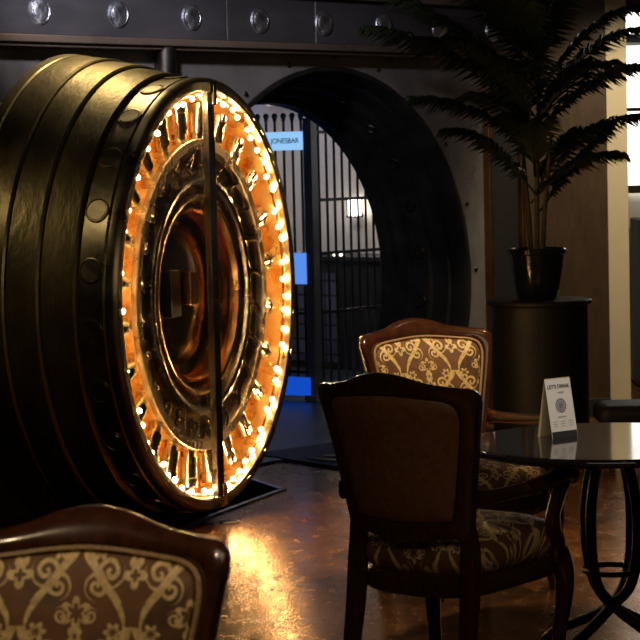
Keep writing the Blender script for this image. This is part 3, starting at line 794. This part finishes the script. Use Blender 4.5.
text('subtitle', 'cocktails', .0085, M['inkgrey'], fp, basis(xv, yv, zv, cp(.008, .158)), .0002)
bm = bmesh.new(); 
for r_in, r_out in ((.0, .010), (.0135, .0165), (.020, .0245)):
    mtx = basis(xv, yv, zv, cp(0, .112))
    b2 = bmesh.new(); revolve(b2, [(0, max(r_in, .0001)), (.0004, max(r_in, .0001)), (.0004, r_out), (0, r_out)], 40, 'Z')
    bmesh.ops.transform(b2, matrix=mtx, verts=b2.verts); me = bpy.data.meshes.new('x'); b2.to_mesh(me); b2.free(); bm.from_mesh(me)
for i in range(10):
    a = i*PI/5; b2 = bmesh.new(); box(b2, (.0145*math.cos(a), .0145*math.sin(a), .0003), (.020, .0022, .0005), Matrix.Rotation(a+.5, 3, 'Z'))
    bmesh.ops.transform(b2, matrix=basis(xv, yv, zv, cp(0, .112)), verts=b2.verts); me = bpy.data.meshes.new('x'); b2.to_mesh(me); b2.free(); bm.from_mesh(me)
obj('emblem', bm, M['inkgrey'], fp, smooth=False)
bm = bmesh.new(); mt = basis(xv, yv, zv, Vector((0, 0, 0)))
R3 = mt.to_3x3()
box(bm, cp(0, .0112, .0004), (Wd*.98, .022, .0006), R3); obj('bottom_band', bm, M['ink'], fp, smooth=False)
bm = bmesh.new(); 
for b_ in (.072,): box(bm, cp(0, b_, .0004), (.04, .004, .0006), R3)
for a_ in (-.036, 0, .036):
    for b_ in (.056, .048, .040): box(bm, cp(a_, b_, .0004), (.020, .0022, .0006), R3)
obj('small_print', bm, mat_plain('pale_ink', (.42, .41, .45), .6), fp, smooth=False)

# low bench far right
bn = empty('low_bench', (1.95, 12.3, 0), 0, 'low dark bench standing beyond the table at right', 'bench')
bm = bmesh.new(); box(bm, (0, 0, .26), (.82, .4, .12)); obj('seat', bm, M['black'], bn, bevel=.05, segs=4)
for sx in (-1, 1):
    for sy in (-1, 1):
        bm = bmesh.new(); cyl(bm, (sx*.34, sy*.14, 0), (sx*.34, sy*.14, .22), .018, .024, n=12); obj('leg', bm, M['black'], bn)

# ------------------------------------------------------------------ pedestal and palm
PX, PY = 1.262, 12.6
pd = empty('pedestal', (PX, PY, 0), 0, 'dark round lacquered pedestal carrying the potted palm', 'pedestal')
bm = bmesh.new(); revolve(bm, [(0, 0), (0, .285), (.05, .285), (.06, .275), (.86, .275), (.865, .275)], 64, 'Z'); obj('drum', bm, M['pedestal'], pd)
bm = bmesh.new(); revolve(bm, [(.865, .27), (.865, .292), (.872, .30), (.888, .30), (.895, .292), (.895, 0)], 64, 'Z'); obj('top', bm, M['pedestal'], pd)
pm = empty('potted_palm', (PX-.01, PY, .896), 0, 'tall dark green palm in a glazed pot on the pedestal', 'palm')
bm = bmesh.new(); revolve(bm, [(0, 0), (0, .105), (.01, .115), (.10, .135), (.20, .150), (.255, .155), (.262, .168), (.285, .170), (.292, .162), (.285, .150), (.24, .142), (.24, 0)], 48, 'Z'); obj('pot', bm, M['pot'], pm)
bm = bmesh.new(); revolve(bm, [(.245, .14), (.26, .08), (.265, 0)], 24, 'Z'); obj('soil', bm, M['trunk'], pm)
for dx, dy, tx, ty, h in ((0, 0, .03, .0, 1.1), (-.03, .02, -.05, .04, .8), (.03, -.02, .06, -.03, .7)):
    bm = bmesh.new(); sweep(bm, [(dx, dy, .24, .016, .016), (dx+tx*.3, dy+ty*.3, .24+h*.4, .013, .013), (dx+tx, dy+ty, .24+h, .009, .009)], 10, 6)
    obj('stem', bm, M['trunk'], pm)
def frond(base, az, L, rise, droop, leaf=.20):
    d = Vector((math.cos(az), math.sin(az), 0)); bm = bmesh.new(); pts = []
    n_ = 30
    for i in range(n_+1):
        t = i/n_; pts.append(Vector(base)+d*(L*t)+Vector((0, 0, rise*t*1.6-droop*t*t)))
    sweep(bm, [tuple(q)+(.007*(1-i/n_*.8),)*2 for i, q in enumerate(pts)], 6, 2)
    for i in range(4, n_+1):
        t = i/n_; tg = (pts[i]-pts[i-1]).normalized(); side = tg.cross(Vector((0, 0, 1))).normalized(); upv = side.cross(tg)
        ll = 1.25*leaf*math.sin(min(1, (1.08-t)*1.9+.1)*PI/2)*(.5+.5*min(1, t*3))
        for s in (-1, 1):
            for hh in (0, .5):
                p0 = pts[i-1].lerp(pts[i], hh); dr = (side*s*.85+tg*.75+upv*random.uniform(.0, .25)).normalized()
                wv_ = tg*.0125; mid_ = p0+dr*ll*.5+Vector((0, 0, .01)); tip = p0+dr*ll+Vector((0, 0, -.30*ll-.03*random.random()))
                a = bm.verts.new(p0-wv_*.4); b = bm.verts.new(p0+wv_*.4); c1 = bm.verts.new(mid_-wv_*.9); c2_ = bm.verts.new(mid_+wv_*.9); c0 = bm.verts.new(mid_+Vector((0, 0, -.005))); e = bm.verts.new(tip)
                bm.faces.new((a, c1, c0)); bm.faces.new((a, c0, b)); bm.faces.new((b, c0, c2_)); bm.faces.new((c1, e, c0)); bm.faces.new((c0, e, c2_))
    o = obj('frond', bm, M['leaf'], pm, angle=80)
    return o
rd = math.radians
for (bz, az, L, ri_, dr_, lf) in ((.75, 10, .62, .30, .20, .18), (.95, -15, .60, .42, .32, .20), (1.05, 20, .66, .55, .40, .20), (.55, -30, .55, .35, .30, .18),
                                  (.85, 170, .70, .35, .25, .22), (1.05, 190, .95, .50, .30, .26), (1.2, 165, 1.05, .55, .22, .28), (1.0, 215, .8, .6, .5, .25),
                                  (.60, 200, .55, .45, .35, .16), (1.25, 60, .6, .75, .3, .25), (1.25, -70, .6, .8, .5, .25), (1.3, 100, .5, .7, .2, .25), (.6, 35, .5, .5, .45, .18), (.50, 8, .42, .35, .10, .15), (.85, 120, .6, .5, .5, .22), (.95, -50, .6, .5, .45, .22), (1.1, 0, .62, .62, .45, .22), (.7, -100, .45, .5, .5, .2), (1.0, 260, .6, .55, .6, .24), (1.3, 150, .9, .7, .3, .26), (1.2, 245, .7, .7, .6, .25)):
    frond((random.uniform(-.03, .03), random.uniform(-.03, .03), bz), rd(az), L, ri_, dr_, lf)

# ------------------------------------------------------------------ lights
def spot(name, loc, tgt, power, col, size=60, r_=.06, blend=.6):
    l = bpy.data.lights.new(name, 'SPOT'); l.energy = power; l.color = col; l.spot_size = math.radians(size); l.spot_blend = blend; l.shadow_soft_size = r_
    o = bpy.data.objects.new(name, l); C.objects.link(o); o.location = loc
    o.rotation_euler = (Vector(tgt)-Vector(loc)).to_track_quat('-Z', 'Y').to_euler(); return o
def area(name, loc, tgt, power, col, sx, sy):
    l = bpy.data.lights.new(name, 'AREA'); l.energy = power; l.color = col; l.shape = 'RECTANGLE'; l.size = sx; l.size_y = sy
    o = bpy.data.objects.new(name, l); C.objects.link(o); o.location = loc
    o.rotation_euler = (Vector(tgt)-Vector(loc)).to_track_quat('-Z', 'Y').to_euler(); return o
warm = (1, .72, .42)
spot('downlight_chair', (.40, 8.0, 3.2), (.44, 9.2, .95), 300, warm, 26)
spot('downlight_front', (-.9, 3.0, 3.2), (-.55, 4.5, .8), 50, warm, 34)
spot('table_fill', (1.2, 6.6, 3.2), (.85, 7.6, .8), 130, (1, .85, .68), 26)  # added spot that brightens the card and tabletop
spot('downlight_door', (-1.05, 11.15, 3.2), (-1.1, 10.4, 2.1), 30, (1, .80, .45), 80, .15)
spot('downlight_barrel', (-2.9, 8.4, 3.2), (-1.2, 10.1, 1.9), 16, (1, .82, .52), 50, .12)
spot('beam_fill', (-.9, 9.6, 3.15), (-1.1, 12.0, 3.0), 190, (.92, .90, .98), 74, .1)  # near-level fill added to brighten beam and wall, kept off the floor
spot('downlight_floor', (.7, 10.2, 3.2), (.5, 10.4, 0), 70, (1, .62, .32), 60)
spot('downlight_aisle', (1.5, 9.6, 3.2), (1.25, 9.2, 0), 150, (1, .66, .34), 36)
area('vault_wash', tuple(w(2.6, 2.6, 2.4)), tuple(w(4.1, 3.6, 1.6)), 17, (1, .90, .74), .8, .8)
area('vault_blue', tuple(w(.9, 1.1, 2.3)), tuple(w(1.2, 1.3, 0)), .7, (.2, .5, .8), .6, .6)
spot('pier_spot', (2.25, 12.7, 3.2), (1.98, 14.3, 1.3), 230, (1, .84, .58), 62, .2)
wd = bpy.data.worlds.new('world'); sc.world = wd; wd.use_nodes = True
wd.node_tree.nodes['Background'].inputs[0].default_value = (.9, .75, .6, 1); wd.node_tree.nodes['Background'].inputs[1].default_value = .02
area('room_ambient', (.5, 4.0, 3.2), (.5, 7.5, .4), 26, (1, .78, .55), 2.5, 2.5)

sc.view_settings.view_transform = 'Standard'; sc.view_settings.look = 'None'; sc.view_settings.gamma = 1; sc.view_settings.exposure = .3
sc.view_settings.use_curve_mapping = False
sc.cycles.use_denoising = True
sc.cycles.max_bounces = 10; sc.cycles.glossy_bounces = 6; sc.cycles.transparent_max_bounces = 12
sc.cycles.sample_clamp_indirect = 6
